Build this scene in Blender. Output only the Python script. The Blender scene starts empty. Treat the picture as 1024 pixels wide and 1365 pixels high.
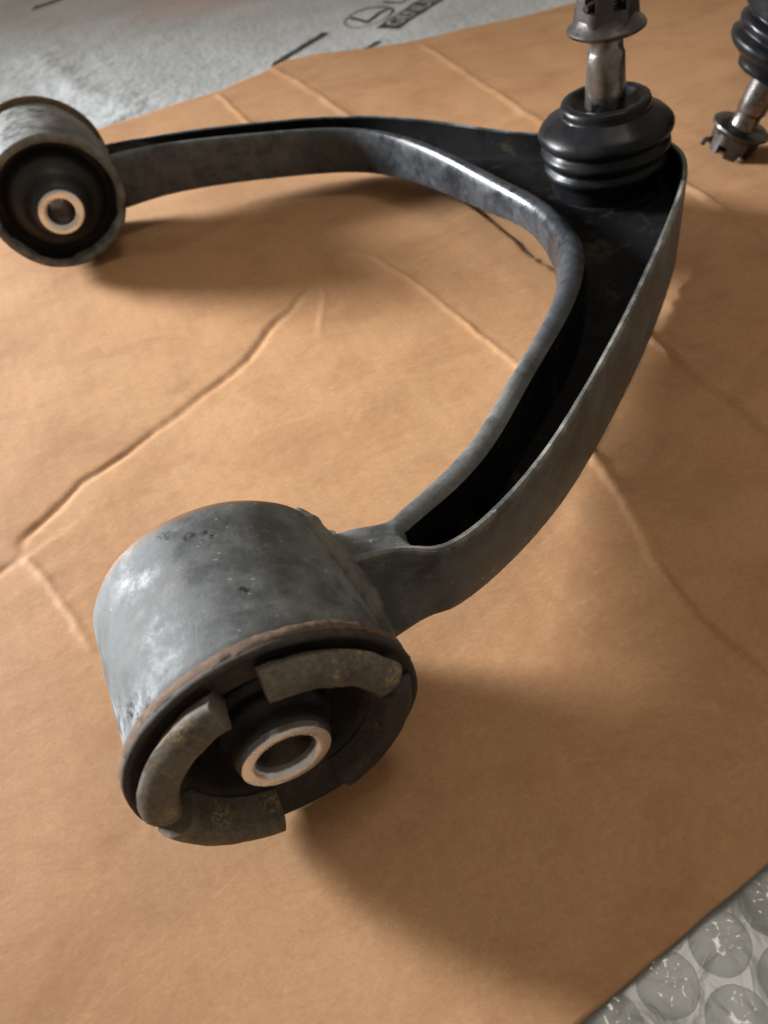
import bpy, bmesh, math, random
import numpy as np
from mathutils import Vector, Matrix, noise

random.seed(7)
MM = 0.001
SC = bpy.context.scene
COL = SC.collection

# ------------------------------------------------------------------ camera
cam_d = bpy.data.cameras.new('camera')
cam = bpy.data.objects.new('camera', cam_d)
COL.objects.link(cam)
cam_d.sensor_fit = 'VERTICAL'
cam_d.sensor_height = 24.0
cam_d.sensor_width = 18.0
cam_d.lens = 1067.4 / 1365.0 * 24.0
cam_d.clip_start = 0.005
cam_d.clip_end = 50.0
R_ = Vector((0.89943497, -0.42230377, -0.11258889))
D_ = Vector((-0.38025052, -0.62912351, -0.67794775))
F_ = Vector((0.21546757, 0.6525819, -0.72643691))
CAM = Vector((1.549, -88.974, 184.443)) * MM
cam.matrix_world = Matrix(((R_.x, -D_.x, -F_.x, CAM.x),
                           (R_.y, -D_.y, -F_.y, CAM.y),
                           (R_.z, -D_.z, -F_.z, CAM.z),
                           (0, 0, 0, 1)))
cam_d.dof.use_dof = True
cam_d.dof.focus_distance = 0.205
cam_d.dof.aperture_fstop = 12.5
SC.camera = cam

# ------------------------------------------------------------------ light
world = bpy.data.worlds.new('World')
SC.world = world
world.use_nodes = True
wb = world.node_tree.nodes['Background']
wb.inputs[0].default_value = (1.0, 0.84, 0.66, 1)
wb.inputs[1].default_value = 0.31

def area_light(name, loc, target, sx, sy, power, color):
    d = bpy.data.lights.new(name, 'AREA')
    d.shape = 'RECTANGLE'; d.size = sx; d.size_y = sy
    d.energy = power; d.color = color
    o = bpy.data.objects.new(name, d); COL.objects.link(o)
    o.location = loc
    o.rotation_euler = (Vector(target) - Vector(loc)).to_track_quat('-Z', 'Y').to_euler()
    return o
EL = math.radians(18.5); DIST = 1.8
tgt = Vector((0.06, 0.19, 0.0))
kdir = Vector((-0.73 * math.cos(EL), 0.68 * math.cos(EL), math.sin(EL))).normalized()
key = area_light('window_light', tgt + kdir * DIST, tgt, 0.46, 0.42, 4.3, (0.94, 0.97, 1.0))
key.data.spread = math.radians(27)
area_light('ceiling_light', (0.36, 0.06, 1.05), (0.08, 0.05, 0.0), 0.22, 0.22, 1.7, (1.0, 0.93, 0.84))

SC.view_settings.view_transform = 'Standard'
SC.view_settings.look = 'None'
SC.view_settings.exposure = 0.0
SC.view_settings.gamma = 1.0
SC.view_settings.use_curve_mapping = False
SC.render.engine = 'CYCLES'
SC.cycles.max_bounces = 10
SC.cycles.transparent_max_bounces = 16

# ------------------------------------------------------------------ material helpers
class NT:
    def __init__(self, name):
        self.m = bpy.data.materials.new(name); self.m.use_nodes = True
        self.t = self.m.node_tree; self.t.nodes.clear()
        self.out = self.t.nodes.new('ShaderNodeOutputMaterial')
        self.b = self.t.nodes.new('ShaderNodeBsdfPrincipled')
        self.t.links.new(self.b.outputs[0], self.out.inputs[0])
        self.tc = self.t.nodes.new('ShaderNodeTexCoord')
        self._co = self.tc.outputs['Object']
    def n(self, kind, **kw):
        x = self.t.nodes.new(kind)
        for k, v in kw.items(): setattr(x, k, v)
        return x
    def l(self, a, b): self.t.links.new(a, b)
    def mapped(self, scale, loc=(0, 0, 0), rot=(0, 0, 0)):
        mp = self.n('ShaderNodeMapping')
        mp.inputs['Scale'].default_value = scale; mp.inputs['Location'].default_value = loc
        mp.inputs['Rotation'].default_value = rot
        self.l(self._co, mp.inputs[0]); return mp.outputs[0]
    def noise(self, scale, detail=4, rough=0.6, vec=None, dist=0.0):
        x = self.n('ShaderNodeTexNoise')
        x.inputs['Scale'].default_value = scale; x.inputs['Detail'].default_value = detail
        x.inputs['Roughness'].default_value = rough; x.inputs['Distortion'].default_value = dist
        self.l(vec if vec is not None else self._co, x.inputs['Vector'])
        return x.outputs['Fac']
    def ramp(self, fac, stops):
        r = self.n('ShaderNodeValToRGB'); cr = r.color_ramp
        while len(cr.elements) < len(stops): cr.elements.new(0.5)
        for e, (p, c) in zip(cr.elements, stops):
            e.position = p
            e.color = (c, c, c, 1) if isinstance(c, (int, float)) else (*c, 1)
        self.l(fac, r.inputs[0]); return r.outputs[0]
    def mix(self, fac, a, b):
        x = self.n('ShaderNodeMix', data_type='RGBA')
        for s, v in ((x.inputs[0], fac), (x.inputs[6], a), (x.inputs[7], b)):
            if hasattr(v, 'is_output'): self.l(v, s)
            elif isinstance(v, (int, float)) and s is x.inputs[0]: s.default_value = v
            else: s.default_value = (*v, 1)
        return x.outputs[2]
    def math(self, op, a, b=0.0, clamp=False):
        x = self.n('ShaderNodeMath', operation=op, use_clamp=clamp)
        for s, v in ((x.inputs[0], a), (x.inputs[1], b)):
            if hasattr(v, 'is_output'): self.l(v, s)
            else: s.default_value = v
        return x.outputs[0]
    def sep(self):
        x = self.n('ShaderNodeSeparateXYZ'); self.l(self._co, x.inputs[0]); return x.outputs
    def near(self, p, r, soft=0.5):
        x = self.n('ShaderNodeVectorMath', operation='DISTANCE')
        self.l(self._co, x.inputs[0]); x.inputs[1].default_value = p
        mr = self.n('ShaderNodeMapRange'); mr.interpolation_type = 'SMOOTHSTEP'
        self.l(x.outputs['Value'], mr.inputs[0])
        mr.inputs[1].default_value = r * soft; mr.inputs[2].default_value = r
        mr.inputs[3].default_value = 1.0; mr.inputs[4].default_value = 0.0
        return mr.outputs[0]
    def set(self, **kw):
        for k, v in kw.items():
            s = self.b.inputs[k.replace('_', ' ')]
            if hasattr(v, 'is_output'): self.l(v, s)
            elif isinstance(v, tuple): s.default_value = (*v, 1)
            else: s.default_value = v
    def bump(self, h, strength, dist):
        x = self.n('ShaderNodeBump'); x.inputs['Strength'].default_value = strength
        x.inputs['Distance'].default_value = dist
        self.l(h, x.inputs['Height']); self.l(x.outputs[0], self.b.inputs['Normal'])
        return x

def mat_cardboard():
    k = NT('kraft_cardboard')
    big = k.noise(9, 3, 0.5); mid = k.noise(60, 5, 0.65)
    fib = k.noise(1.0, 4, 0.7, k.mapped((420, 1100, 400), rot=(0, 0, 0.4)))
    fine = k.noise(1500, 2, 0.7); grain = k.noise(620, 3, 0.75)
    c = k.mix(k.ramp(big, [(0.3, 0.0), (0.7, 1.0)]), (0.385, 0.197, 0.086), (0.455, 0.252, 0.122))
    c = k.mix(k.ramp(mid, [(0.35, 0.0), (0.75, 0.55)]), c, (0.39, 0.226, 0.118))
    c = k.mix(k.ramp(fib, [(0.42, 0.0), (0.8, 0.35)]), c, (0.52, 0.32, 0.18))
    c = k.mix(k.ramp(fine, [(0.3, 0.30), (0.5, 0.0)]), c, (0.30, 0.17, 0.09))
    c = k.mix(k.ramp(grain, [(0.34, 0.20), (0.50, 0.0)]), c, (0.27, 0.14, 0.065))
    c = k.mix(k.ramp(grain, [(0.54, 0.0), (0.70, 0.14)]), c, (0.62, 0.42, 0.25))
    st = k.noise(26, 6, 0.72, k.mapped((1, 1.5, 1), (7, 3, 0)), 0.5)
    c = k.mix(k.ramp(st, [(0.47, 0.0), (0.70, 0.65)]), c, (0.29, 0.14, 0.062))
    sc = k.noise(1.0, 5, 0.75, k.mapped((55, 260, 100), rot=(0, 0, 0.9)))
    c = k.mix(k.ramp(sc, [(0.58, 0.0), (0.74, 0.42)]), c, (0.54, 0.34, 0.20))
    fl = k.n('ShaderNodeTexWave'); fl.inputs['Scale'].default_value = 48; fl.inputs['Distortion'].default_value = 1.2
    fl.inputs['Detail'].default_value = 2; k.l(k._co, fl.inputs['Vector'])
    c = k.mix(k.math('MULTIPLY', fl.outputs['Fac'], 0.10), c, (0.34, 0.19, 0.095))
    k.set(Base_Color=c, Roughness=0.72, Specular_IOR_Level=0.28)
    h = k.math('ADD', k.math('MULTIPLY', fib, 0.5), k.math('MULTIPLY', mid, 1.0))
    h = k.math('ADD', h, k.math('MULTIPLY', fl.outputs['Fac'], 0.12))
    k.bump(h, 0.24, 0.0005)
    return k.m

def mat_paint(name, dark, dust, amount=0.5, rough=0.5, rust_ys=None, chips=(), flakes=(), spec=0.4, chalk=None):
    k = NT(name)
    big = k.noise(38, 4, 0.6, dist=0.6); mid = k.noise(170, 6, 0.7); fine = k.noise(1300, 3, 0.7)
    streak = k.noise(1.0, 5, 0.7, k.mapped((90, 420, 420), rot=(0.3, 0.5, 0.9)))
    f = k.math('ADD', k.math('MULTIPLY', big, 0.6), k.math('MULTIPLY', mid, 0.4))
    dm = k.ramp(f, [(0.42, 0.0), (0.60, min(1.0, amount * 1.6))])
    c = k.mix(dm, dark, dust)
    c = k.mix(k.ramp(streak, [(0.60, 0.0), (0.72, 0.30)]), c, tuple(min(1, x * 1.7) for x in dust))
    c = k.mix(k.ramp(fine, [(0.28, 0.55), (0.42, 0.0)]), c, tuple(x * 0.55 for x in dark))
    tan = k.noise(70, 5, 0.7, k.mapped((1, 1, 1), (3.1, 1.7, 0.2)))
    c = k.mix(k.ramp(tan, [(0.57, 0.0), (0.76, 0.55)]), c, tuple(0.5 * q + 0.5 * w for q, w in zip(dust, (0.13, 0.10, 0.06))))
    sp = k.noise(520, 2, 0.6)
    c = k.mix(k.ramp(sp, [(0.70, 0.0), (0.75, 0.7)]), c, tuple(min(0.32, x * 2.6) for x in dust))
    r = k.math('ADD', k.math('MULTIPLY', dm, 0.34), k.ramp(mid, [(0.3, rough - 0.08), (0.7, rough + 0.10)]))
    if rust_ys:
        s = k.sep()[1]
        for y, wdt in rust_ys:
            d = k.math('ABSOLUTE', k.math('SUBTRACT', s, y))
            d = k.math('ADD', d, k.math('MULTIPLY', k.math('SUBTRACT', mid, 0.5), wdt * 1.6))
            mk = k.n('ShaderNodeMapRange'); k.l(d, mk.inputs[0])
            mk.inputs[1].default_value = wdt * 0.4; mk.inputs[2].default_value = wdt
            mk.inputs[3].default_value = 0.9; mk.inputs[4].default_value = 0.0
            c = k.mix(mk.outputs[0], c, (0.16, 0.085, 0.045))
    if chalk:
        sx = k.n('ShaderNodeMapRange'); sx.interpolation_type = 'SMOOTHSTEP'
        k.l(k.math('ADD', k.sep()[0], k.math('MULTIPLY', k.math('SUBTRACT', big, 0.5), 0.10)), sx.inputs[0])
        sx.inputs[1].default_value = 0.155; sx.inputs[2].default_value = 0.09
        sx.inputs[3].default_value = 0.0; sx.inputs[4].default_value = 1.0
        g = k.math('MULTIPLY', sx.outputs[0], k.ramp(k.noise(120, 6, 0.72, k.mapped((1, 1, 1), (2, 5, 1))), [(0.36, 0.15), (0.62, 0.85)]))
        c = k.mix(g, c, chalk); r = k.math('ADD', r, k.math('MULTIPLY', g, 0.2))
    for p, rad in flakes:
        g = k.math('MULTIPLY', k.near(p, rad, 0.2), k.ramp(k.noise(260, 5, 0.75, k.mapped((1.6, 0.7, 1))), [(0.46, 0.0), (0.60, 0.8)]))
        c = k.mix(g, c, (0.33, 0.37, 0.40))
        g = k.math('MULTIPLY', k.near(p, rad, 0.3), k.ramp(k.noise(420, 4, 0.75, k.mapped((1, 1, 1), (5, 2, 1))), [(0.58, 0.0), (0.63, 0.9)]))
        c = k.mix(g, c, (0.02, 0.022, 0.025))
    for p, rad in chips:
        g = k.math('MULTIPLY', k.near(p, rad), k.ramp(k.noise(700, 3, 0.7), [(0.46, 0.0), (0.56, 1.0)]))
        c = k.mix(g, c, (0.008, 0.008, 0.007))
    k.set(Base_Color=c, Roughness=r, Specular_IOR_Level=spec)
    h = k.math('ADD', k.math('MULTIPLY', mid, 0.8), k.math('MULTIPLY', fine, 0.25))
    k.bump(h, 0.32, 0.0006)
    return k.m

def mat_rubber(name, base, dust, amt, rough, sand=0.0, bump=0.3, spec=0.4):
    k = NT(name)
    big = k.noise(80, 5, 0.65); fine = k.noise(900, 4, 0.7)
    c = k.mix(k.ramp(big, [(0.36, 0.0), (0.70, amt)]), base, dust)
    c = k.mix(k.ramp(fine, [(0.40, 0.0), (0.72, amt * 0.6)]), c, tuple(x * 1.5 for x in dust))
    if sand:
        g = k.math('MULTIPLY', k.ramp(k.noise(120, 3, 0.6), [(0.53, 0.0), (0.64, 1.0)]),
                   k.ramp(k.noise(1500, 3, 0.7), [(0.48, 0.0), (0.58, 1.0)]))
        c = k.mix(k.math('MULTIPLY', g, sand), c, (0.42, 0.29, 0.12))
    k.set(Base_Color=c, Roughness=k.ramp(big, [(0.3, rough - 0.06), (0.7, rough + 0.12)]), Specular_IOR_Level=spec)
    h = k.math('ADD', k.math('MULTIPLY', big, 0.6), k.math('MULTIPLY', fine, 0.4))
    k.bump(h, bump, 0.0006)
    return k.m

def mat_metal(name, col, rough, grime=0.3, dark=(0.05, 0.045, 0.04), rings=False, coat=0.0, metal=1.0):
    k = NT(name)
    a = k.noise(140, 5, 0.7); f = k.noise(1100, 3, 0.7)
    g = k.math('MULTIPLY', k.ramp(a, [(0.42, 0.0), (0.68, 1.0)]), grime)
    c = k.mix(g, col, dark)
    k.set(Base_Color=c, Metallic=k.math('SUBTRACT', metal, k.math('MULTIPLY', g, 0.6), True),
          Roughness=k.ramp(a, [(0.3, rough * 0.75), (0.75, min(1, rough * 1.6))]), Coat_Weight=coat, Coat_Roughness=0.08)
    k.bump(k.math('ADD', f, k.math('MULTIPLY', a, 0.8)), 0.25, 0.0003)
    return k.m

def mat_bag():
    k = NT('printed_film')
    weave = k.n('ShaderNodeTexVoronoi'); weave.inputs['Scale'].default_value = 1.0
    weave.inputs['Randomness'].default_value = 0.9
    k.l(k.mapped((190, 190, 190), rot=(0, 0, 0.35)), weave.inputs['Vector'])
    big = k.noise(14, 4, 0.6); mid = k.noise(90, 5, 0.7)
    c = k.mix(k.ramp(big, [(0.35, 0.0), (0.65, 1.0)]), (0.36, 0.385, 0.395), (0.47, 0.505, 0.525))
    c = k.mix(k.ramp(mid, [(0.35, 0.0), (0.75, 0.4)]), c, (0.52, 0.535, 0.54))
    pink = k.math('MULTIPLY', k.near((0.185, 0.74, -0.004), 0.10, 0.05), 0.38)
    c = k.mix(pink, c, (0.55, 0.24, 0.23))
    k.set(Base_Color=c, Roughness=k.ramp(mid, [(0.3, 0.30), (0.7, 0.5)]), Specular_IOR_Level=0.5)
    h = k.math('ADD', k.math('MULTIPLY', weave.outputs['Distance'], -0.7), k.math('MULTIPLY', mid, 0.5))
    k.bump(h, 0.6, 0.0014)
    return k.m

def mat_film(name, tint, gloss_rough, haze):
    """thin clear plastic film: mostly see-through, milky haze, glossy by Fresnel"""
    m = bpy.data.materials.new(name); m.use_nodes = True
    t = m.node_tree; t.nodes.clear()
    N = t.nodes.new; L = t.links.new
    out = N('ShaderNodeOutputMaterial'); tr = N('ShaderNodeBsdfTransparent'); tr.inputs[0].default_value = (*tint, 1)
    df = N('ShaderNodeBsdfTranslucent'); df.inputs[0].default_value = (0.8, 0.82, 0.8, 1)
    d2 = N('ShaderNodeBsdfDiffuse'); d2.inputs[0].default_value = (0.72, 0.74, 0.73, 1)
    gl = N('ShaderNodeBsdfGlossy'); gl.inputs['Roughness'].default_value = gloss_rough
    tc = N('ShaderNodeTexCoord'); nz = N('ShaderNodeTexNoise'); nz.inputs['Scale'].default_value = 75; nz.inputs['Detail'].default_value = 3
    nz.inputs['Distortion'].default_value = 1.2
    L(tc.outputs['Object'], nz.inputs['Vector'])
    bp = N('ShaderNodeBump'); bp.inputs['Strength'].default_value = 0.17; bp.inputs['Distance'].default_value = 0.0015
    L(nz.outputs['Fac'], bp.inputs['Height'])
    for x in (gl, d2): L(bp.outputs[0], x.inputs['Normal'])
    lw = N('ShaderNodeLayerWeight'); lw.inputs['Blend'].default_value = 0.5; L(bp.outputs[0], lw.inputs['Normal'])
    fr = N('ShaderNodeMath'); fr.operation = 'POWER'; L(lw.outputs['Facing'], fr.inputs[0]); fr.inputs[1].default_value = 4.0
    mx0 = N('ShaderNodeMixShader'); mx0.inputs[0].default_value = 0.5; L(df.outputs[0], mx0.inputs[1]); L(d2.outputs[0], mx0.inputs[2])
    mx1 = N('ShaderNodeMixShader'); mx1.inputs[0].default_value = haze; L(tr.outputs[0], mx1.inputs[1]); L(mx0.outputs[0], mx1.inputs[2])
    mu = N('ShaderNodeMath'); mu.operation = 'MULTIPLY_ADD'; L(fr.outputs[0], mu.inputs[0]); mu.inputs[1].default_value = 0.35; mu.inputs[2].default_value = 0.05
    mx2 = N('ShaderNodeMixShader'); L(mu.outputs[0], mx2.inputs[0]); L(mx1.outputs[0], mx2.inputs[1]); L(gl.outputs[0], mx2.inputs[2])
    L(mx2.outputs[0], out.inputs[0])
    return m

def mat_plain(name, col, rough=0.6, vary=0.25, scale=60):
    k = NT(name)
    a = k.noise(scale, 4, 0.6)
    k.set(Base_Color=k.mix(a, tuple(x * (1 - vary) for x in col), tuple(min(1, x * (1 + vary)) for x in col)), Roughness=rough)
    return k.m

M_CARD = mat_cardboard()
M_ARM = mat_paint('dusty_black_paint', (0.011, 0.014, 0.019), (0.066, 0.073, 0.080), 0.34, 0.26, chalk=(0.125, 0.130, 0.124))
M_OUT = mat_paint('chalky_outer_paint', (0.050, 0.053, 0.053), (0.150, 0.156, 0.152), 0.5, 0.42)
M_INSIDE = mat_paint('near_black_paint', (0.0045, 0.0045, 0.005), (0.009, 0.009, 0.009), 0.4, 0.55, spec=0.08)  # darker than the other arm paints: channel, ball housing, second arm's body
M_BORE = mat_metal('dull_bore', (0.36, 0.31, 0.27), 0.36, 0.6, (0.06, 0.045, 0.034))
M_EDGE = mat_paint('worn_paint_edge', (0.06, 0.06, 0.055), (0.26, 0.25, 0.22), 0.6, 0.45)
M_TUBE = mat_paint('dusty_tube_paint', (0.058, 0.062, 0.064), (0.180, 0.190, 0.188), 0.54, 0.54,
                   rust_ys=((0.0022, 0.0022), (0.0432, 0.0026)),
                   flakes=(((-0.0275, 0.012, 0.042), 0.012), ((-0.021, 0.006, 0.054), 0.008), ((-0.0293, 0.036, 0.036), 0.012)),
                   chips=(((-0.006, 0.0385, 0.0625), 0.0024), ((-0.001, 0.0350, 0.063), 0.002), ((0.0025, 0.0338, 0.063), 0.0022),
                          ((0.005, 0.0162, 0.0627), 0.0016), ((-0.024, 0.009, 0.0512), 0.003)))
M_TUBE_FAR = mat_paint('dusty_far_tube_paint', (0.045, 0.047, 0.046), (0.21, 0.212, 0.20), 0.65, 0.5, rust_ys=((0.343, 0.0025),))
M_WELD = mat_paint('welded_steel', (0.050, 0.048, 0.042), (0.16, 0.15, 0.125), 0.6, 0.45)
M_RUST = mat_rubber('rusty_rim', (0.050, 0.034, 0.024), (0.145, 0.088, 0.055), 0.9, 0.8, 0.15, 0.6)
M_RUBBER = mat_rubber('dark_rubber', (0.012, 0.012, 0.013), (0.05, 0.042, 0.034), 0.45, 0.55)
M_LOBE = mat_rubber('dusty_rubber', (0.050, 0.039, 0.029), (0.165, 0.140, 0.110), 0.75, 0.68, 0.8, 0.9)
M_RING = mat_rubber('ring_rubber', (0.018, 0.016, 0.014), (0.060, 0.050, 0.041), 0.6, 0.7, 0.12, 0.5)
M_CORE = mat_rubber('core_rubber', (0.010, 0.010, 0.011), (0.030, 0.027, 0.025), 0.4, 0.42)
M_BOOT = mat_rubber('boot_rubber', (0.0040, 0.0045, 0.006), (0.011, 0.012, 0.013), 0.55, 0.30, 0, 0.3, 0.2)
M_SLEEVE = mat_metal('bare_steel', (0.82, 0.86, 0.90), 0.22, 0.25, (0.25, 0.20, 0.16), metal=0.9)
M_STUD = mat_metal('greasy_steel', (0.20, 0.185, 0.17), 0.27, 0.85, (0.035, 0.03, 0.026), coat=0.6)
M_NUT = mat_metal('grimy_steel', (0.075, 0.068, 0.066), 0.36, 0.85, (0.035, 0.032, 0.03), coat=0.3)
M_BAG = mat_bag()
M_INK = mat_plain('black_ink', (0.012, 0.013, 0.015), 0.45)
M_INKW = mat_plain('pale_ink', (0.40, 0.41, 0.40), 0.5)
M_TABLE = mat_plain('grey_table', (0.36, 0.38, 0.375), 0.6, 0.12, 20)
M_FILM = mat_film('bubble_film', (0.94, 0.96, 0.95), 0.2, 0.30)
M_BUB = mat_film('bubble_dome_film', (0.97, 0.985, 0.98), 0.15, 0.26)

# ------------------------------------------------------------------ mesh helpers
def link(o, parent=None):
    COL.objects.link(o)
    if parent is not None: o.parent = parent
    return o

def sharp(me, deg=38):
    bm = bmesh.new(); bm.from_mesh(me)
    bmesh.ops.recalc_face_normals(bm, faces=bm.faces)
    lim = math.radians(deg)
    for f in bm.faces: f.smooth = True
    for e in bm.edges:
        if len(e.link_faces) == 2 and e.calc_face_angle(0) > lim: e.smooth = False
    bm.to_mesh(me); bm.free()

def obj(name, verts, faces, mat, parent=None, deg=38, mats=None, midx=None):
    """verts in millimetres"""
    me = bpy.data.meshes.new(name)
    me.from_pydata([tuple(c * MM for c in v) for v in verts], [], faces)
    for m in (mats or [mat]): me.materials.append(m)
    if midx is not None:
        me.polygons.foreach_set('material_index', midx)
    sharp(me, deg)
    return link(bpy.data.objects.new(name, me), parent)

def axes(d):
    d = Vector(d).normalized()
    a = Vector((1, 0, 0)) if abs(d.x) < 0.8 else Vector((0, 1, 0))
    u = (a - d * a.dot(d)).normalized(); v = d.cross(u)
    return u, v, d

def lathe(profile, origin, axis, n=72, wob=0.0, seed=0.0, close=False, fine=0.0):
    """profile: (radius, distance along axis)"""
    u, v, d = axes(axis); O = Vector(origin)
    V = []; Fc = []; m = len(profile)
    for i in range(n):
        a = 2 * math.pi * i / n
        e = u * math.cos(a) + v * math.sin(a)
        for (r, h) in profile:
            if wob:
                r = r + wob * noise.noise(Vector((math.cos(a) * 3 + seed, math.sin(a) * 3, h * 0.25))) + 0.5 * fine * noise.noise(Vector((math.cos(a) * 16 + seed, math.sin(a) * 16, h * 0.7)))
            V.append(O + e * r + d * h)
    for i in range(n):
        j = (i + 1) % n
        for k in range(m - 1 + (1 if close else 0)):
            k2 = (k + 1) % m
            Fc.append((i * m + k, j * m + k, j * m + k2, i * m + k2))
    return V, Fc

def tube(path, rad, n=10, wob=0.0, seed=0.0, closed=False):
    V = []; Fc = []; P = [Vector(p) for p in path]; m = len(P)
    prev = None
    for i, p in enumerate(P):
        t = (P[(i + 1) % m] - P[i - 1]) if closed else (P[min(i + 1, m - 1)] - P[max(i - 1, 0)])
        t.normalize()
        if prev is None: u, v, _ = axes(t)
        else:
            u = (prev - t * prev.dot(t)).normalized(); v = t.cross(u)
        prev = u
        r = rad[i] if isinstance(rad, (list, tuple)) else rad
        for k in range(n):
            a = 2 * math.pi * k / n
            rr = r * (1 + wob * noise.noise(Vector((i * 0.3 + seed, math.cos(a) * 1.2, math.sin(a) * 1.2))))
            V.append(p + (u * math.cos(a) + v * math.sin(a)) * rr)
    for i in range(m if closed else m - 1):
        for k in range(n):
            k2 = (k + 1) % n; i2 = (i + 1) % m
            Fc.append((i * n + k, i * n + k2, i2 * n + k2, i2 * n + k))
    if not closed:
        Fc.append(tuple(range(n))[::-1]); Fc.append(tuple((m - 1) * n + k for k in range(n)))
    return V, Fc

def crom(pts, sub):
    P = [np.array(p, float) for p in pts]; out = []
    for i in range(len(P) - 1):
        a = P[max(i - 1, 0)]; b = P[i]; c = P[i + 1]; d = P[min(i + 2, len(P) - 1)]
        for s in range(sub):
            t = s / sub
            out.append(0.5 * ((2 * b) + (-a + c) * t + (2 * a - 5 * b + 4 * c - d) * t * t + (-a + 3 * b - 3 * c + d) * t ** 3))
    out.append(P[-1]); return out

def thing(name, label, cat, loc=(0, 0, 0), group=None):
    o = bpy.data.objects.new(name, None); o.empty_display_size = 0.02
    o['label'] = label; o['category'] = cat
    if group: o['group'] = group
    o.location = [c * MM for c in loc]
    return link(o)

def seg_dist(X, Y, poly):
    """signed distance to a polyline (sign: left of travel positive) and end fade"""
    best = np.full(X.shape, 1e9); sg = np.ones(X.shape); arc = np.zeros(X.shape)
    L = 0.0
    tot = sum(math.dist(poly[i], poly[i + 1]) for i in range(len(poly) - 1))
    for (ax, ay), (bx, by) in zip(poly[:-1], poly[1:]):
        dx, dy = bx - ax, by - ay; ll = math.hypot(dx, dy)
        t = np.clip(((X - ax) * dx + (Y - ay) * dy) / (ll * ll), 0, 1)
        ex = X - ax - t * dx; ey = Y - ay - t * dy
        dd = np.hypot(ex, ey); s = np.sign(dx * ey - dy * ex)
        m = dd < best
        best = np.where(m, dd, best); sg = np.where(m, s, sg); arc = np.where(m, L + t * ll, arc)
        L += ll
    return best * sg, arc / tot, best

# value noise on numpy arrays
def vnoise(X, Y, seed):
    rng = np.random.RandomState(seed); T = rng.rand(64, 64)
    xi = np.floor(X).astype(int); yi = np.floor(Y).astype(int)
    fx = X - xi; fy = Y - yi
    fx = fx * fx * (3 - 2 * fx); fy = fy * fy * (3 - 2 * fy)
    g = lambda a, b: T[a % 64, b % 64]
    return (g(xi, yi) * (1 - fx) * (1 - fy) + g(xi + 1, yi) * fx * (1 - fy) + g(xi, yi + 1) * (1 - fx) * fy + g(xi + 1, yi + 1) * fx * fy) * 2 - 1

# ================================================================== SETTING
def plane(name, x0, x1, y0, y1, z, mat):
    o = obj(name, [(x0, y0, z), (x1, y0, z), (x1, y1, z), (x0, y1, z)], [(0, 1, 2, 3)], mat)
    o['kind'] = 'structure'
    return o
plane('table_top', -900, 1500, -700, 2200, -9.0, M_TABLE)

# ------------------------------------------------------------------ cardboard sheet
def steps(a, b, h):
    n = max(1, int(round((b - a) / h))); return list(np.linspace(a, b, n, endpoint=False))
xs = np.array(steps(-260, -110, 5) + steps(-110, 130, 0.9) + steps(130, 330, 1.5) + steps(330, 620, 4) + [620.0])
ss = np.array(steps(0, 0.42, 0.0016) + steps(0.42, 1.0, 0.0029) + [1.0])
ylo = lambda x: np.interp(x, [-260, 31, 84, 620], [-104.0, -66.0, -59.0, 12.0]) + 0.12 * vnoise(x * 0.12, x * 0, 5)
yhi = lambda x: np.interp(x, [-260, -40, 50, 128, 150, 180, 205, 256, 330, 395, 620], [470, 474, 476, 482, 490, 503, 494, 470, 462, 456, 440]) + 1.2 * vnoise(x * 0.05, x * 0, 6)
GX, GS = np.meshgrid(xs, ss, indexing='ij')
GY = ylo(GX) + GS * (yhi(GX) - ylo(GX))

# creases: polyline in mm on the sheet, (step height, step width, ridge height, ridge width)
CREASE = [
    ([(-54, 120), (-52, 128), (-29, 146), (-2, 157), (22, 169), (44, 180), (59, 195), (79, 211), (90, 222)], 0.08, 1.2, -0.55, 1.7),
    ([(-54, 120), (-48, 107), (-43, 87), (-40, 70)], 0.15, 1.0, 0.38, 1.2),
    ([(-54, 120), (-62, 116), (-80, 108), (-120, 96)], -0.1, 1.5, -0.3, 1.6),
    ([(106, 238), (119, 220), (125, 186), (128, 153), (130, 117), (126, 84)], 0.10, 0.9, 0.45, 1.15),
    ([(126, 84), (125, 63), (122, 43), (116, 21), (113, -2), (117, -23), (124, -45)], 0.5, 1.0, 1.0, 1.3),
    ([(181, 120), (180, 103), (179, 69), (178, 43), (178, 10)], 0.5, 1.0, 1.2, 1.4),
    ([(268, 210), (265, 186), (262, 134), (262, 90)], 0.5, 1.2, 1.1, 1.6),
    ([(166, 498), (172, 430), (174, 395), (176, 340)], 0.15, 1.6, 0.60, 2.0),
    ([(121, 478), (122, 413), (124, 360)], 0.15, 1.6, 0.55, 1.9),
    ([(264, 462), (258, 360), (254, 296), (252, 250)], 0.15, 1.8, 0.55, 2.0),
    ([(177, 262), (177.5, 215), (177, 157), (178, 140)], -0.9, 0.35, -0.2, 0.5),
    ([(94, 236), (88, 205), (74, 178)], 0.1, 1.0, 0.22, 1.2),
    ([(-30, 60), (-22, 30), (-40, 8)], 0.1, 1.0, 0.12, 1.2),
]
Z = 0.9 * vnoise(GX / 70, GY / 70, 1) + 0.28 * vnoise(GX / 23, GY / 23, 2) + 0.06 * vnoise(GX / 7, GY / 7, 3) + 0.02 * vnoise(GX / 2.5, GY / 2.5, 4)
wx = GX + 0.9 * vnoise(GX / 12, GY / 12, 8) + 0.35 * vnoise(GX / 3, GY / 3, 11)
wy = GY + 0.9 * vnoise(GX / 12, GY / 12, 9) + 0.35 * vnoise(GX / 3, GY / 3, 12)
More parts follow.
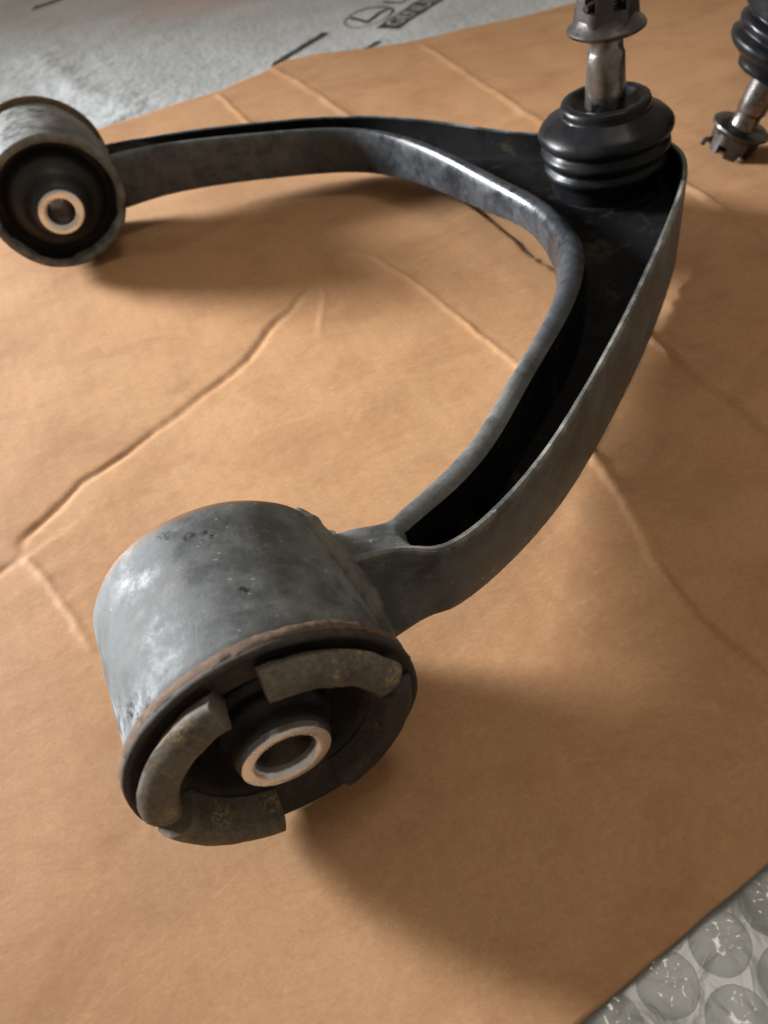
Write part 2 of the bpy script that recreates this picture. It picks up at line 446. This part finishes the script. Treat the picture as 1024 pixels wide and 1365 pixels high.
for poly, sh, sw, rh, rw in CREASE:
    sd, arc, ad = seg_dist(wx, wy, poly)
    fade = np.clip(np.minimum(arc, 1 - arc) / 0.10 + 0.35, 0, 1)
    amp = fade * (1.0 + 0.35 * vnoise(arc * 14, arc * 0, 21))
    Z += amp * (sh * np.tanh(sd / sw) * np.exp(-(ad / 13.0) ** 2) + rh * np.exp(-(ad / rw) ** 2) + 0.9 * rh * np.exp(-ad / 16.0))
for dx, dy, r, h in ((216, 117, 5, -0.9), (210, 124, 4, 0.8), (222, 110, 4, 0.7), (200, 118, 3.5, 0.6), (69, -17, 4, -0.35), (66, -14, 3, 0.3)):
    Z += h * np.exp(-((wx - dx) ** 2 + (wy - dy) ** 2) / (r * r))
Z *= 1 - 0.75 * np.exp(-((GY - ylo(GX)) / 14.0) ** 2)
# the sheet is pressed flat where the arm rests on it
for px, py, rr in ((0, 22, 55), (0, 318, 50), (204, 172, 45)):
    w = np.exp(-((GX - px) ** 2 + (GY - py) ** 2) / (rr * rr))
    Z = Z * (1 - 0.8 * w)
nx, ny = GX.shape
TH = 2.0
V = np.stack([GX, GY, Z], -1).reshape(-1, 3) * MM
idx = np.arange(nx * ny).reshape(nx, ny)
Q = np.stack([idx[:-1, :-1], idx[1:, :-1], idx[1:, 1:], idx[:-1, 1:]], -1).reshape(-1, 4)
ring = np.concatenate([idx[:, 0], idx[-1, 1:], idx[-2::-1, -1], idx[0, -2:0:-1]])
low = V[ring].copy(); low[:, 2] -= TH * MM
n0 = len(V); rn = len(ring)
V = np.concatenate([V, low])
k = np.arange(rn); k2 = (k + 1) % rn
SQ = np.stack([ring[k2], ring[k], n0 + k, n0 + k2], -1)
Q = np.concatenate([Q, SQ])
me = bpy.data.meshes.new('cardboard_sheet')
me.vertices.add(len(V)); me.vertices.foreach_set('co', V.astype(np.float32).ravel())
me.loops.add(Q.size); me.loops.foreach_set('vertex_index', Q.astype(np.int32).ravel())
me.polygons.add(len(Q)); me.polygons.foreach_set('loop_start', np.arange(0, Q.size, 4, dtype=np.int32))
me.update(calc_edges=True); me.validate()
sm = np.ones(len(Q), bool); sm[-rn:] = False
me.polygons.foreach_set('use_smooth', sm)
me.materials.append(M_CARD)
card = link(bpy.data.objects.new('cardboard_sheet', me))
card['label'] = 'large creased brown cardboard sheet lying under the suspension arm'
card['category'] = 'cardboard'

# ------------------------------------------------------------------ printed bag behind the cardboard
def sheet(x0, x1, y0, y1, h, zf):
    X = np.linspace(x0, x1, int((x1 - x0) / h)); Y = np.linspace(y0, y1, int((y1 - y0) / h))
    A, B = np.meshgrid(X, Y, indexing='ij'); Zz = zf(A, B)
    v = np.stack([A, B, Zz], -1).reshape(-1, 3)
    i = np.arange(A.size).reshape(A.shape)
    f = np.stack([i[:-1, :-1], i[1:, :-1], i[1:, 1:], i[:-1, 1:]], -1).reshape(-1, 4)
    return v.tolist(), f.tolist()
def bag_z(A, B):
    A = np.asarray(A, float); B = np.asarray(B, float)
    z = -4.6 + 1.0 * vnoise(A / 60, B / 60, 31) + 0.45 * vnoise(A / 14, B / 14, 32) + 0.2 * vnoise(A / 5, B / 5, 33)
    sd, arc, ad = seg_dist(A, B, [(20, 470), (70, 500), (40, 580), (30, 680)])
    z = z + 2.2 * np.exp(-(ad / 10) ** 2) + 0.8 * np.exp(-(ad / 45) ** 2) * vnoise(A / 8, B / 8, 34)
    return np.minimum(z, np.where(B < 505, -2.3, 9))
v, f = sheet(-320, 620, 400, 1250, 3.0, bag_z)
bag = obj('printed_plastic_bag', v, f, M_BAG)
bag['label'] = 'grey plastic packing bag with black printed logo behind the cardboard'
bag['category'] = 'plastic bag'

def flat_print(name, polys, mat, dz, parent=bag):
    """ink lying on the bag: polygons (x, y) subdivided by fans and dropped on the bag surface"""
    bm = bmesh.new()
    for poly in polys:
        vs = [bm.verts.new((x * MM, y * MM, 0)) for x, y in poly]
        bm.faces.new(vs)
    bmesh.ops.triangulate(bm, faces=bm.faces)
    for _ in range(5):
        es = [e for e in bm.edges if e.calc_length() > 3.0 * MM]
        if not es: break
        bmesh.ops.subdivide_edges(bm, edges=es, cuts=1)
        bmesh.ops.triangulate(bm, faces=bm.faces)
    for q in bm.verts:
        q.co.z = (float(bag_z(q.co.x / MM, q.co.y / MM)) + dz) * MM
    me = bpy.data.meshes.new(name); bm.to_mesh(me); bm.free(); me.materials.append(mat)
    return link(bpy.data.objects.new(name, me), parent)

def text_print(name, body, size, org, ux, uy, mat, dz, sx=1.0):
    cu = bpy.data.curves.new(name, 'FONT'); cu.body = body; cu.size = 1.0; cu.resolution_u = 3
    to = bpy.data.objects.new(name, cu); COL.objects.link(to)
    dg = bpy.context.evaluated_depsgraph_get()
    me = bpy.data.meshes.new_from_object(to.evaluated_get(dg))
    bpy.data.objects.remove(to); bpy.data.curves.remove(cu)
    bm = bmesh.new(); bm.from_mesh(me)
    bmesh.ops.triangulate(bm, faces=bm.faces)
    for q in bm.verts:
        x = org[0] + ux[0] * q.co.x * size * sx + uy[0] * q.co.y * size
        y = org[1] + ux[1] * q.co.x * size * sx + uy[1] * q.co.y * size
        q.co = Vector((x, y, float(bag_z(x, y)) + dz)) * MM
    bm.to_mesh(me); bm.free(); me.materials.append(mat); me.name = name
    return link(bpy.data.objects.new(name, me), bag)

UX = (0.85, 0.527); UY = (-0.527, 0.85)
def on(o, a, b): return (o[0] + UX[0] * a + UY[0] * b, o[1] + UX[1] * a + UY[1] * b)
LC = (271, 562)
ring_pts = []
NE = 40
for i in range(NE):
    a0 = 2 * math.pi * i / NE; a1 = 2 * math.pi * (i + 1) / NE
    th = lambda a: 1.0 - 0.09 - 0.05 * math.cos(a)
    ring_pts.append([on(LC, 24 * math.cos(a0), 17.5 * math.sin(a0)), on(LC, 24 * math.cos(a1), 17.5 * math.sin(a1)),
                     on(LC, 24 * th(a1) * math.cos(a1), 17.5 * th(a1) * math.sin(a1)), on(LC, 24 * th(a0) * math.cos(a0), 17.5 * th(a0) * math.sin(a0))])
# the slanted stroke inside the oval
stroke = [[on(LC, x, y) for x, y in ((-9, 13.5), (-4, 14), (-9.5, -4), (-14, -8))],
          [on(LC, x, y) for x, y in ((-14, -8), (-9.5, -4), (16, -3), (20, -7.5))]]
flat_print('printed_oval_logo', ring_pts + stroke, M_INK, 0.25)
text_print('printed_word', 'LEXUS', 27, on(LC, 29, -10), UX, UY, M_INK, 0.25, 1.1)
flat_print('printed_bar', [[(273, 516), on((273, 516), 190, 0), on((273, 516), 190, 20), (263, 533)]], M_INK, 0.25)
text_print('printed_bar_word', 'GENUINE PARTS', 19, on((273, 516), 5, 3.5), UX, UY, M_INKW, 0.5, 1.05)
flat_print('printed_line', [[(168, 506), (181, 516), (232, 551), (229, 557), (214, 546), (176, 521)]], M_INK, 0.25)
flat_print('printed_line', [[(234, 489), (238, 491), (253, 500), (249, 503), (233, 494)]], M_INK, 0.25)
flat_print('printed_line', [[(44, 838), (56, 842), (80, 852), (100, 858), (98, 866), (74, 858), (60, 852), (50, 850)]], M_INK, 0.25)

# ------------------------------------------------------------------ bubble wrap at the lower right
def wrap_z(A, B):
    return -6.8 + 0.15 * vnoise(A / 9, B / 9, 41) + 0.08 * vnoise(A / 3, B / 3, 42)
wrap = thing('bubble_wrap', 'clear bubble wrap sheet sticking out under the cardboard corner', 'bubble wrap', (60, -75, -6.8))
v, f = sheet(-150, 260, -190, -25, 2.0, wrap_z)
o = obj('film', [(x - 60, y + 75, z + 6.8) for x, y, z in v], f, M_FILM, wrap)
def bubble_mesh(seed):
    prof = [(6.35, 0.0), (6.2, 0.5), (6.1, 1.6), (5.85, 2.6), (5.2, 3.35), (4.5, 3.68), (3.8, 3.82), (3.1, 3.88), (2.4, 3.92), (1.8, 3.94), (1.2, 3.95), (0.6, 3.95), (0.02, 3.95)]
    V, Fc = lathe(prof, (0, 0, 0), (0, 0, 1), 36)
    W = []
    for p in V:
        r = math.hypot(p.x, p.y); hh = p.z / 3.95
        d = noise.noise(Vector((p.x * 0.28 + seed * 9, p.y * 0.28, seed))) * 0.9 + noise.noise(Vector((p.x * 0.7 + seed * 5, p.y * 0.7, seed))) * 0.35
        W.append((p.x * (1 + 0.03 * d), p.y * (1 + 0.03 * d), p.z + min(0.0, d - 0.15) * hh * 1.3))
    me = bpy.data.meshes.new('bubble')
    me.from_pydata([tuple(c * MM for c in q) for q in W], [], Fc)
    me.materials.append(M_BUB)
    sharp(me, 180)
    if me.polygons[3].normal.z < 0: me.flip_normals()
    me.polygons.foreach_set('use_smooth', [True] * len(me.polygons))
    return me
BM = [bubble_mesh(s) for s in range(5)]
a1 = Vector((14.35, 1.25)); a2 = Vector((8.2, -11.4)); b0 = Vector((52.3, -67.2))
nb = 0
for j in range(-1, 4):
    for i in range(-5, 8):
        p = b0 + a1 * i + a2 * j - (a1 if j > 2 else Vector((0, 0)))
        # keep the bubbles the photograph can see: beyond the cardboard edge and inside the lower right corner
        q = Vector((p.x, p.y, -5)) * MM - CAM
        du, dv, dw = q.dot(R_), q.dot(D_), q.dot(F_)
        u = 512 + 1067.4 * du / dw; vv = 682.5 + 1067.4 * dv / dw
        if u < 700 or u > 1090 or vv > 1440 or vv < 1080: continue
        b = link(bpy.data.objects.new('bubble', BM[nb % 5]), wrap); nb += 1
        b.location = ((p.x - 60) * MM, (p.y + 75) * MM, 0.0)
        b.rotation_euler = (0, 0, random.uniform(0, 6.28))

# ================================================================== CONTROL ARM
# stations from the near bushing round the ball joint to the far bushing, mm:
# inner lip (x,y,z), outer lip (x,y,z), bead width, inner bottom z, outer bottom z, web z, outer flare
ST = [
    ((20, 38, 40.5), (20, 29, 40.5), 3.5, 21, 18, 40, 13),
    ((30, 37.5, 41), (31, 29, 41), 4, 20, 17.5, 40.6, 10),
    ((38.5, 35.5, 41), (40.5, 28, 40.8), 5, 18, 17.2, 40.7, 7),
    ((44.8, 32.5, 40), (46, 25.5, 40), 7, 17, 17, 39.7, 4),
    ((48.1, 33.7, 39.6), (49, 23.6, 39.4), 8.5, 16, 17, 30, 2.6),
    ((54.2, 36.6, 39), (53.7, 22.2, 39), 8.8, 15, 17, 20, 1.6),
    ((67.1, 41.7, 38), (66, 25.5, 38.8), 9.8, 13, 15.5, 18.5, 0.8),
    ((83.5, 51.4, 37.5), (81.7, 32.9, 38.8), 11, 11, 13, 16.5, 0.8),
    ((101.2, 66.6, 37), (98.6, 43, 39), 11.5, 9, 9.5, 13.5, 0.8),
    ((117.3, 79.4, 36.2), (114.6, 54.3, 39.2), 11.2, 8, 6, 11.5, 0.8),
    ((137.1, 95, 35.2), (138, 71.4, 39.4), 11.6, 8, 4, 10.5, 0.8),
    ((152.9, 111.4, 34.2), (160.9, 89, 39.6), 10.6, 9, 3, 12.5, 0.8),
    ((163.5, 126.1, 33), (187, 110.6, 39.6), 9.2, 13, 2.5, 20, 1),
    ((169.3, 139.6, 32.5), (207, 128.5, 39.6), 8, 16, 2.5, 25, 1),
    ((172.3, 152.8, 32), (221, 142.5, 40), 7.6, 17.5, 2.5, 26, 1),
    ((174, 164.1, 31.6), (230, 157, 40), 7.2, 18, 2.5, 26, 1),
    ((174.4, 175.5, 31.2), (232, 174, 39), 7.2, 18, 2.5, 26, 1),
    ((173.2, 184.7, 31), (227, 192, 37.5), 7, 17, 2.5, 25.5, 1),
    ((171.4, 196.5, 31), (216, 208, 35), 6.8, 16, 3, 24, 1),
    ((169.4, 211.8, 31), (203.5, 219.5, 32.5), 6.5, 14.5, 4, 21, 1),
    ((166, 232.5, 31.3), (191.5, 243.5, 31.3), 6.2, 13, 5, 17, 1),
    ((160.8, 251.8, 31.8), (179.5, 265, 31), 6, 12.5, 6, 13.5, 1),
    ((153.5, 268.5, 32.2), (165.4, 285.5, 30.8), 5.5, 11.8, 7, 12.5, 1),
    ((144.2, 282.8, 32), (149, 303, 30.5), 5, 11.2, 8, 12.5, 1),
    ((129.2, 293.8, 33), (131, 314.5, 31), 5, 11.2, 8, 13, 1),
    ((112.4, 300.7, 34), (115, 320.5, 32), 5, 12, 9, 14.5, 1),
    ((85.1, 310.1, 36), (88.5, 330, 33.6), 5, 13.5, 12, 18, 1),
    ((60.9, 317.3, 37.5), (63.5, 333.5, 36), 5, 14, 14, 30, 1),
    ((47.2, 320, 38), (47.6, 333.5, 37.5), 5, 13.8, 14, 36.5, 1.5),
    ((34, 320, 38.5), (34, 335, 38.5), 5, 13.5, 14, 38, 2),
    ((20, 319, 38.5), (20, 336, 38.5), 5, 13.5, 14, 38, 2),
]
rows = np.array(crom([tuple(a) + tuple(b) + (c, d, e, g, h) for a, b, c, d, e, g, h in ST], 9))
keep_web = rows[:, 9].copy()
for _ in range(2):                                   # ease the bends so that the pressed sheet runs smoothly
    pad = np.pad(rows, ((9, 9), (0, 0)), mode='edge')
    kern = np.hanning(19)[1:-1]; kern = np.concatenate([[0], kern, [0]]); kern /= kern.sum()
    sm_ = np.stack([np.convolve(pad[:, c], kern, mode='valid') for c in range(rows.shape[1])], 1)
    sm_[:6] = rows[:6]; sm_[-6:] = rows[-6:]
    rows = sm_
rows[:, 9] = np.minimum(keep_web, np.minimum(rows[:, 2], rows[:, 5]) - 0.15)
AV = []; AF = []; AM = []
NP = None
for si, r in enumerate(rows):
    I = Vector((r[0], r[1], 0)); zi = r[2]; O = Vector((r[3], r[4], 0)); zo = r[5]
    d, zbi, zbo, zw, fl = r[6:]
    e = (O - I); w = e.length; e.normalize()
    t = min(2.6, 0.3 * w); fi = min(3.0, 0.18 * w)
    dep_i = max(0.2, zi - zw); dep_o = max(0.2, zo - zw)
    nz = lambda k: 0.22 * noise.noise(Vector((si * 0.12, k * 3.3, 1.7)))
    ah = min(9.5, (zi - zbi) * 0.5); cr = 0.45 * d
    P = [(-d + 2.0, zbi), (-d + 0.3, zbi + 1.2), (-d, zbi + 3.0), (-d + nz(1), (zbi + zi - ah) / 2)]
    for q in range(8):
        th = math.radians(90 * q / 7)
        P.append((-cr - (d - cr) * math.cos(th) ** 0.85 + 0.4 * nz(2), zi - ah + ah * math.sin(th) ** 0.9))
    lip = min(2.2, 0.6 * dep_i)
    P += [(-0.45 * cr, zi - 0.12 * lip), (-0.05 * cr, zi - 0.55 * lip), (min(0.7, .12 * w), zw + min(3.0, 0.35 * dep_i)),
          (fi * 0.6, zw + min(0.8, 0.1 * dep_i)), (fi + 0.8, zw), (w * 0.5, zw), (w - t - fi, zw), (w - t - 0.3 * fi, zw + min(0.8, 0.1 * dep_o)), (w - t - 0.2, zw + min(3.0, 0.35 * dep_o)),
          (w - t, zo - min(0.6, 0.3 * dep_o) + nz(4)), (w - t + 0.5, zo + nz(4)), (w - 1.0, zo + nz(5)), (w - 0.25, zo - 0.5 + nz(5)), (w, zo - 1.4),
          (w + fl * 0.35 + nz(6), zo - (zo - zbo) * 0.33), (w + fl * 0.7 + nz(7), zo - (zo - zbo) * 0.66), (w + fl, zbo + 2.6), (w + fl - 0.5, zbo + 0.8), (w + fl - 2.0, zbo)]
    NP = len(P)
    for s, z in P:
        p = I + e * s; AV.append((p.x, p.y, z))
for i in range(len(rows) - 1):
    for k in range(NP):
        k2 = (k + 1) % NP
        AF.append((i * NP + k, (i + 1) * NP + k, (i + 1) * NP + k2, i * NP + k2))
        neck = i < 31                                # solid neck between the bushing and the open channel
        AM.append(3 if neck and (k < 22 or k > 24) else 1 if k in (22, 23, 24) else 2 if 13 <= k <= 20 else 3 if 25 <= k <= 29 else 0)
AF.append(tuple(range(NP))); AM.append(0)
AF.append(tuple((len(rows) - 1) * NP + k for k in range(NP))[::-1]); AM.append(0)

arm = thing('control_arm', 'used black wishbone control arm lying on the cardboard in the foreground', 'control arm', (0, 0, 0), 'suspension control arms')
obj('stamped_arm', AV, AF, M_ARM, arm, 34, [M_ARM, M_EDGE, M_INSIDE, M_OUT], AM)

AX = (0, 1, 0)
ZC = 33.0
def arc_block(r0, r1, a0, a1, y0, y1, n=22, seed=0.0):
    """curved rubber block round the bushing axis, rounded front edges; angles in degrees from +x to +z"""
    sec = [(r0 - 1.5, y0), (r0 - 0.6, y0 + (y1 - y0) * 0.4), (r0, y1 + 1.6), (r0 + 0.5, y1 + 0.5), (r0 + 1.6, y1), ((r0 + r1) / 2 - 0.6, y1 - 0.3),
           (r1 - 3.0, y1), (r1 - 1.9, y1 + 0.5), (r1 - 0.5, y1 + 2.0), (r1, y1 + 3.2), (r1 - 1.6, y0 + (y1 - y0) * 0.3), (r1 - 3.6, y0)]
    V = []; m = len(sec); rm = (r0 + r1) / 2; ym = (y0 + y1) / 2
    angs = [a0, a0 + 0.6 * (1 if a1 > a0 else -1)] + list(np.linspace(a0, a1, n))[1:-1] + [a1 - 0.6 * (1 if a1 > a0 else -1), a1]
    for i, a in enumerate(angs):
        sh = 0.86 if i in (0, len(angs) - 1) else 1.0
        ca, sa = math.cos(math.radians(a)), math.sin(math.radians(a))
        for r, y in sec:
            r2 = rm + (r - rm) * sh; y2 = y if y > ym and sh == 1 else y0 + (y - y0) * (sh if sh < 1 else 1)
            g = noise.noise(Vector((r2 * ca * 0.22 + seed, y2 * 0.22, r2 * sa * 0.22))) * 0.4 + noise.noise(Vector((r2 * ca * 0.8 + seed, y2 * 0.5, r2 * sa * 0.8))) * 0.16
            V.append(((r2 + g * 0.6) * ca, y2 + g, ZC + (r2 + g * 0.6) * sa))
    F = []
    for i in range(len(angs) - 1):
        for k in range(m):
            k2 = (k + 1) % m
            F.append((i * m + k, i * m + k2, (i + 1) * m + k2, (i + 1) * m + k))
    F.append(tuple(range(m))[::-1]); F.append(tuple((len(angs) - 1) * m + k for k in range(m)))
    return V, F

# near bushing ------------------------------------------------------
v, f = lathe([(27.6, 2.2), (29.2, 1.8), (30.0, 2.6), (30.05, 6), (30.0, 14), (30.1, 25), (30.0, 36), (29.9, 41.5), (29.2, 43.4), (27.5, 43.5), (27.3, 40), (27.3, 6)], (0, 0, ZC), AX, 128, 0.28, 2.0, True)
tn = obj('bushing_tube', v, f, M_TUBE, arm, 50)
tn['label'] = 'near bushing tube with dusty grey paint and rusty rim'
v, f = lathe([(28.0, 3.5), (31.0, 3.3), (32.0, 2.7), (32.2, 1.0), (32.0, 0.3), (28.0, 0.6)], (0, 0, ZC), AX, 260, 0.4, 5.0, True, 0.9)
obj('rusty_rim', v, f, M_RUST, tn, 60)
v, f = lathe([(28, 1.4), (31.9, 0.6), (32.15, 0.0), (31.9, -0.8), (31.2, -1.1), (30.3, -0.6), (29.0, 0.3), (25.0, 0.5), (22.6, 0.7), (21.4, 1.6), (20.8, 4), (20.2, 13), (18.5, 17), (15.6, 18)], (0, 0, ZC), AX, 96, 0.35, 8.0)
obj('rubber_ring', v, f, M_RING, tn, 60)
v, f = lathe([(18.6, 17.4), (16.8, 15), (16.2, 11), (15.7, 9.4), (14.6, 8.6), (14.3, 7.6), (14.6, 6.6), (14.2, 5.6), (12.8, 4.8), (12.4, 3.8), (12.7, 2.8), (12.2, 1.6), (11.2, 0.6), (10.8, -1.0), (10.6, -2.6), (10.2, -3.4), (9.5, -3.6)], (0, 0, ZC), AX, 96, 0.25, 11.0)
obj('rubber_core', v, f, M_CORE, tn, 60)
for i, (a0, a1, y1) in enumerate(((21, 88, -6.8), (107, 177, -7.6), (192, 256, -6.8), (292, 367, -4.6))):
    v, f = arc_block(22.6, 30.2, a0, a1, 0.6, y1, 24, i * 7.3)
    obj('rubber_lobe', v, f, M_LOBE if i < 3 else M_RING, tn, 55)
SL = [(6.4, 30), (6.4, -3.7), (6.6, -4.4), (7.1, -4.95), (7.3, -5.05), (9.3, -5.1), (9.7, -4.9), (9.85, -4.4), (9.85, 30)]
v, f = lathe(SL, (0, 0, ZC), AX, 80, 0, 0, True)
obj('inner_sleeve', v, f, M_SLEEVE, tn, 30)
v, f = lathe([(6.34, 34), (6.32, -2.6)], (0, 0, ZC), AX, 64)
obj('sleeve_bore', v, f, M_BORE, tn, 30)

# far bushing ------------------------------------------------------
L = 294.6
v, f = lathe([(25.6, 8), (26.2, 1.6), (27.0, 0.4), (28.6, 0.0), (29.6, 0.5), (30.0, 1.8), (30.1, 12), (30.0, 30), (29.8, 46.5), (28, 47), (27, 40)], (0, L, ZC), AX, 112, 0.3, 14.0, True)
tf = obj('bushing_tube', v, f, M_TUBE_FAR, arm, 50)
tf['label'] = 'far bushing tube with deep black rubber'
v, f = lathe([(28.5, 46.2), (31.6, 46.4), (32.2, 47.2), (32.2, 48.8), (31.0, 49.6), (27, 49.2)], (0, L, ZC), AX, 96, 0.4, 17.0)
obj('rusty_rim', v, f, M_RUST, tf, 60)
v, f = lathe([(26.2, 2.0), (25.9, 4.5), (25.3, 7.5), (24.2, 9.2), (22.8, 9.0), (21.6, 7.2), (20.6, 5.0), (19.4, 3.6), (18.0, 2.6), (16.2, 1.6), (14.6, 0.4), (13.4, -1.8), (12.2, -4.6), (11.2, -6.4), (10.4, -7.4), (9.6, -7.6)], (0, L, ZC), AX, 96, 0.2, 20.0)
obj('rubber_core', v, f, M_CORE, tf, 60)
v, f = lathe([(26.0, 47), (20, 48), (10, 50)], (0, L, ZC), AX, 48)
obj('rear_rubber', v, f, M_RUBBER, tf, 60)
v, f = lathe([(r if r > 6.9 else 6.0, h - 4.0 if h < 5 else 52) for r, h in SL], (0, L, ZC), AX, 72, 0, 0, True)
obj('inner_sleeve', v, f, M_SLEEVE, tf, 30)
v, f = lathe([(5.85, 52), (5.82, -7.2)], (0, L, ZC), AX, 64)
obj('sleeve_bore', v, f, M_BORE, tf, 30)

# weld beads --------------------------------------------------------
def on_cyl(y, phi, r=29.4): return (r * math.cos(math.radians(phi)), y, ZC + r * math.sin(math.radians(phi)))
wp = crom([on_cyl(*p) for p in ((43.2, 36), (40, 33), (35.5, 30), (31, 26), (26.5, 21), (21.5, 14), (17, 7), (13, -2), (11, -12), (12, -24), (18, -33), (28, -36), (36, -28), (41, -10), (42, 10))], 8)
rad = [(2.7 + 0.09 * math.sin(i * 0.7) + 1.3 * math.exp(-((i - 40) / 16) ** 2)) * min(1.0, 0.25 + i * 0.07) for i in range(len(wp))]
v, f = tube(wp, rad, 20, 0.09, 3.0)
obj('weld_bead', v, f, M_WELD, arm, 70)
wp = crom([on_cyl(*p) for p in ((L + 18, 8), (L + 17, 0), (L + 17, -14), (L + 18, -28), (L + 22, -38), (L + 32, -40), (L + 42, -30), (L + 44, -10), (L + 42, 8), (L + 34, 15), (L + 24, 14), (L + 18, 8))], 5)
v, f = tube(wp, [1.9 + 0.35 * math.sin(i * 1.7) for i in range(len(wp))], 10, 0.4, 9.0)
obj('weld_bead', v, f, M_WELD, arm, 70)

# ball joint --------------------------------------------------------
BJ = Vector((205.0, 172.0, 25.0))
BA = Vector((-0.068, 0.030, 1.0)).normalized()
v, f = lathe([(22.5, -3), (22.8, 0.6), (22.0, 1.8), (20.8, 2.2), (20.2, 3.0)], BJ, BA, 72, 0.2, 1.0)
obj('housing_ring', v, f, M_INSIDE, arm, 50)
v, f = lathe([(0.1, -23.5), (12, -23.4), (14.5, -22.2), (17.5, -20), (18, -4)], BJ, Vector((0, 0, 1)), 48)
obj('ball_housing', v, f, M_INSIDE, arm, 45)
v, f = lathe([(20.4, 0.5), (20.8, 4.0), (21.2, 7.5), (22.2, 9.2), (23.4, 10.4), (23.9, 11.8), (23.4, 13.2), (22.2, 14.0), (22.1, 14.8), (23.4, 15.8), (24.6, 17.0), (24.9, 18.4),
              (24.3, 19.8), (22.9, 20.7), (22.8, 21.5), (24.2, 22.4), (25.4, 23.6), (25.7, 25.0), (25.1, 26.6), (23.2, 28.3), (20.6, 29.8), (18.6, 31.0), (17.4, 31.7),
              (16.9, 32.0), (17.0, 33.4), (16.8, 35.0), (15.8, 35.8), (13.8, 36.0), (12.6, 35.2), (11.4, 33.4), (9.2, 32.8), (7.2, 32.8)], BJ, BA, 96, 0.5, 4.0, False, 0.2)
obj('rubber_boot', v, f, M_BOOT, arm, 70)
st = [(7.6, 30.0), (7.65, 33.0), (7.45, 40.0), (7.1, 47.0), (6.9, 51.6), (6.4, 52.6), (6.1, 53.6), (6.1, 59)]
for i in range(10):
    h = 59.5 + i * 1.3
    st += [(6.4, h), (5.75, h + 0.7)]
st += [(5.4, 73.2), (0.05, 73.6)]
v, f = lathe(st, BJ, BA, 64, 0.12, 6.0)
obj('tapered_stud', v, f, M_STUD, arm, 45)

def castle_nut(parent):
    u, vv, d = axes(BA); O = BJ
    V, Fc = lathe([(6.7, 59.3), (13.0, 59.3), (13.9, 59.9), (14.0, 60.7), (13.4, 61.4), (11.6, 62.6), (10.6, 64.4), (10.2, 64.8), (6.7, 64.8)], O, d, 72, 0.25, 3.3, True)
    # crown: hexagonal lower band and six prongs with slots between
    def prism(angs, ro, ri, h0, h1):
        base = len(V); m = len(angs)
        for h in (h0, h1):
            for a in angs:
                c = math.cos(a); s = math.sin(a); k = 1.0 if h == h0 else 0.96
                V.append(O + (u * c + vv * s) * ro(a) * k + d * h)
            for a in angs:
                c = math.cos(a); s = math.sin(a)
                V.append(O + (u * c + vv * s) * ri + d * h)
        o0, i0, o1, i1 = base, base + m, base + 2 * m, base + 3 * m
        for j in range(m - 1):
            Fc.extend([(o0 + j, o0 + j + 1, o1 + j + 1, o1 + j), (i0 + j + 1, i0 + j, i1 + j, i1 + j + 1),
                       (o1 + j, o1 + j + 1, i1 + j + 1, i1 + j), (i0 + j, i0 + j + 1, o0 + j + 1, o0 + j)])
        Fc.append((o0, o1, i1, i0)); Fc.append((o0 + m - 1, i0 + m - 1, i1 + m - 1, o1 + m - 1))
    hexr = lambda a: 10.4 / math.cos(((a + math.pi / 6) % (math.pi / 3)) - math.pi / 6)
    for k in range(6):
        a0 = math.pi / 3 * k + 0.35
        prism([a0 + math.pi / 3 * j / 6 for j in range(7)], lambda a: min(hexr(a), 11.6), 6.5, 63.2, 67.6)
        prism([a0 + 0.22 + (math.pi / 3 - 0.44) * j / 5 for j in range(6)], lambda a: min(hexr(a) * 0.97, 10.6), 6.6, 67.5, 72.4)
    o = obj('castle_nut', V, Fc, M_NUT, parent, 40)
    return o
castle_nut(arm)
u, vv, d = axes(BA)
aa = 0.35
eu = (u * math.cos(aa) + vv * math.sin(aa))
ev = d.cross(eu)
pin = [BJ + d * 69.8 + eu * q for q in (-12.6, -8, 0, 8, 11.0)] + [BJ + d * 71.0 + eu * 12.6, BJ + d * 73.0 + eu * 12.8]
v, f = tube(crom(pin, 4), 1.25, 8)
obj('cotter_pin', v, f, M_NUT, arm)

# ------------------------------------------------------------------ second arm, lying upside down beside it
arm2 = thing('control_arm', 'second control arm upside down at the right edge, standing on its stud nut', 'control arm', (0, 0, 0), 'suspension control arms')
# its stud stands on the cardboard, its axis leans right, its bushings lie outside the picture
tip_local = BJ + BA * 73.6
tip_world = Vector((302.0, 205.0, 0.4))
up2 = Vector((0.26, -0.21, 0.95)).normalized()       # from the nut up to the boot
out2 = Vector((0.93, -0.36, 0.0)); out2 = (out2 - up2 * out2.dot(up2)).normalized()   # from ball joint towards the bushings
lz = BA.copy(); lx = Vector((-1, 0, 0)); lx = (lx - lz * lx.dot(lz)).normalized(); ly = lz.cross(lx)
wz = -up2; wx_ = out2; wy_ = wz.cross(wx_)
A = Matrix((lx, ly, lz)).transposed(); B = Matrix((wx_, wy_, wz)).transposed()
Rm = B @ A.inverted()
T = (tip_world - Rm @ tip_local) * MM
arm2.matrix_world = Matrix.Translation(T) @ Rm.to_4x4()
def copy_tree(src, dst):
    for ch in list(src.children):
        c = ch.copy(); COL.objects.link(c); c.parent = dst
        if 'label' in c: del c['label']
        if ch.data.name.startswith('stamped_arm'):       # the second arm's body is near black on every face
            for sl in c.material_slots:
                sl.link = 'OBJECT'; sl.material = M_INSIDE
        for g in list(ch.children):
            e2 = g.copy(); COL.objects.link(e2); e2.parent = c
copy_tree(arm, arm2)
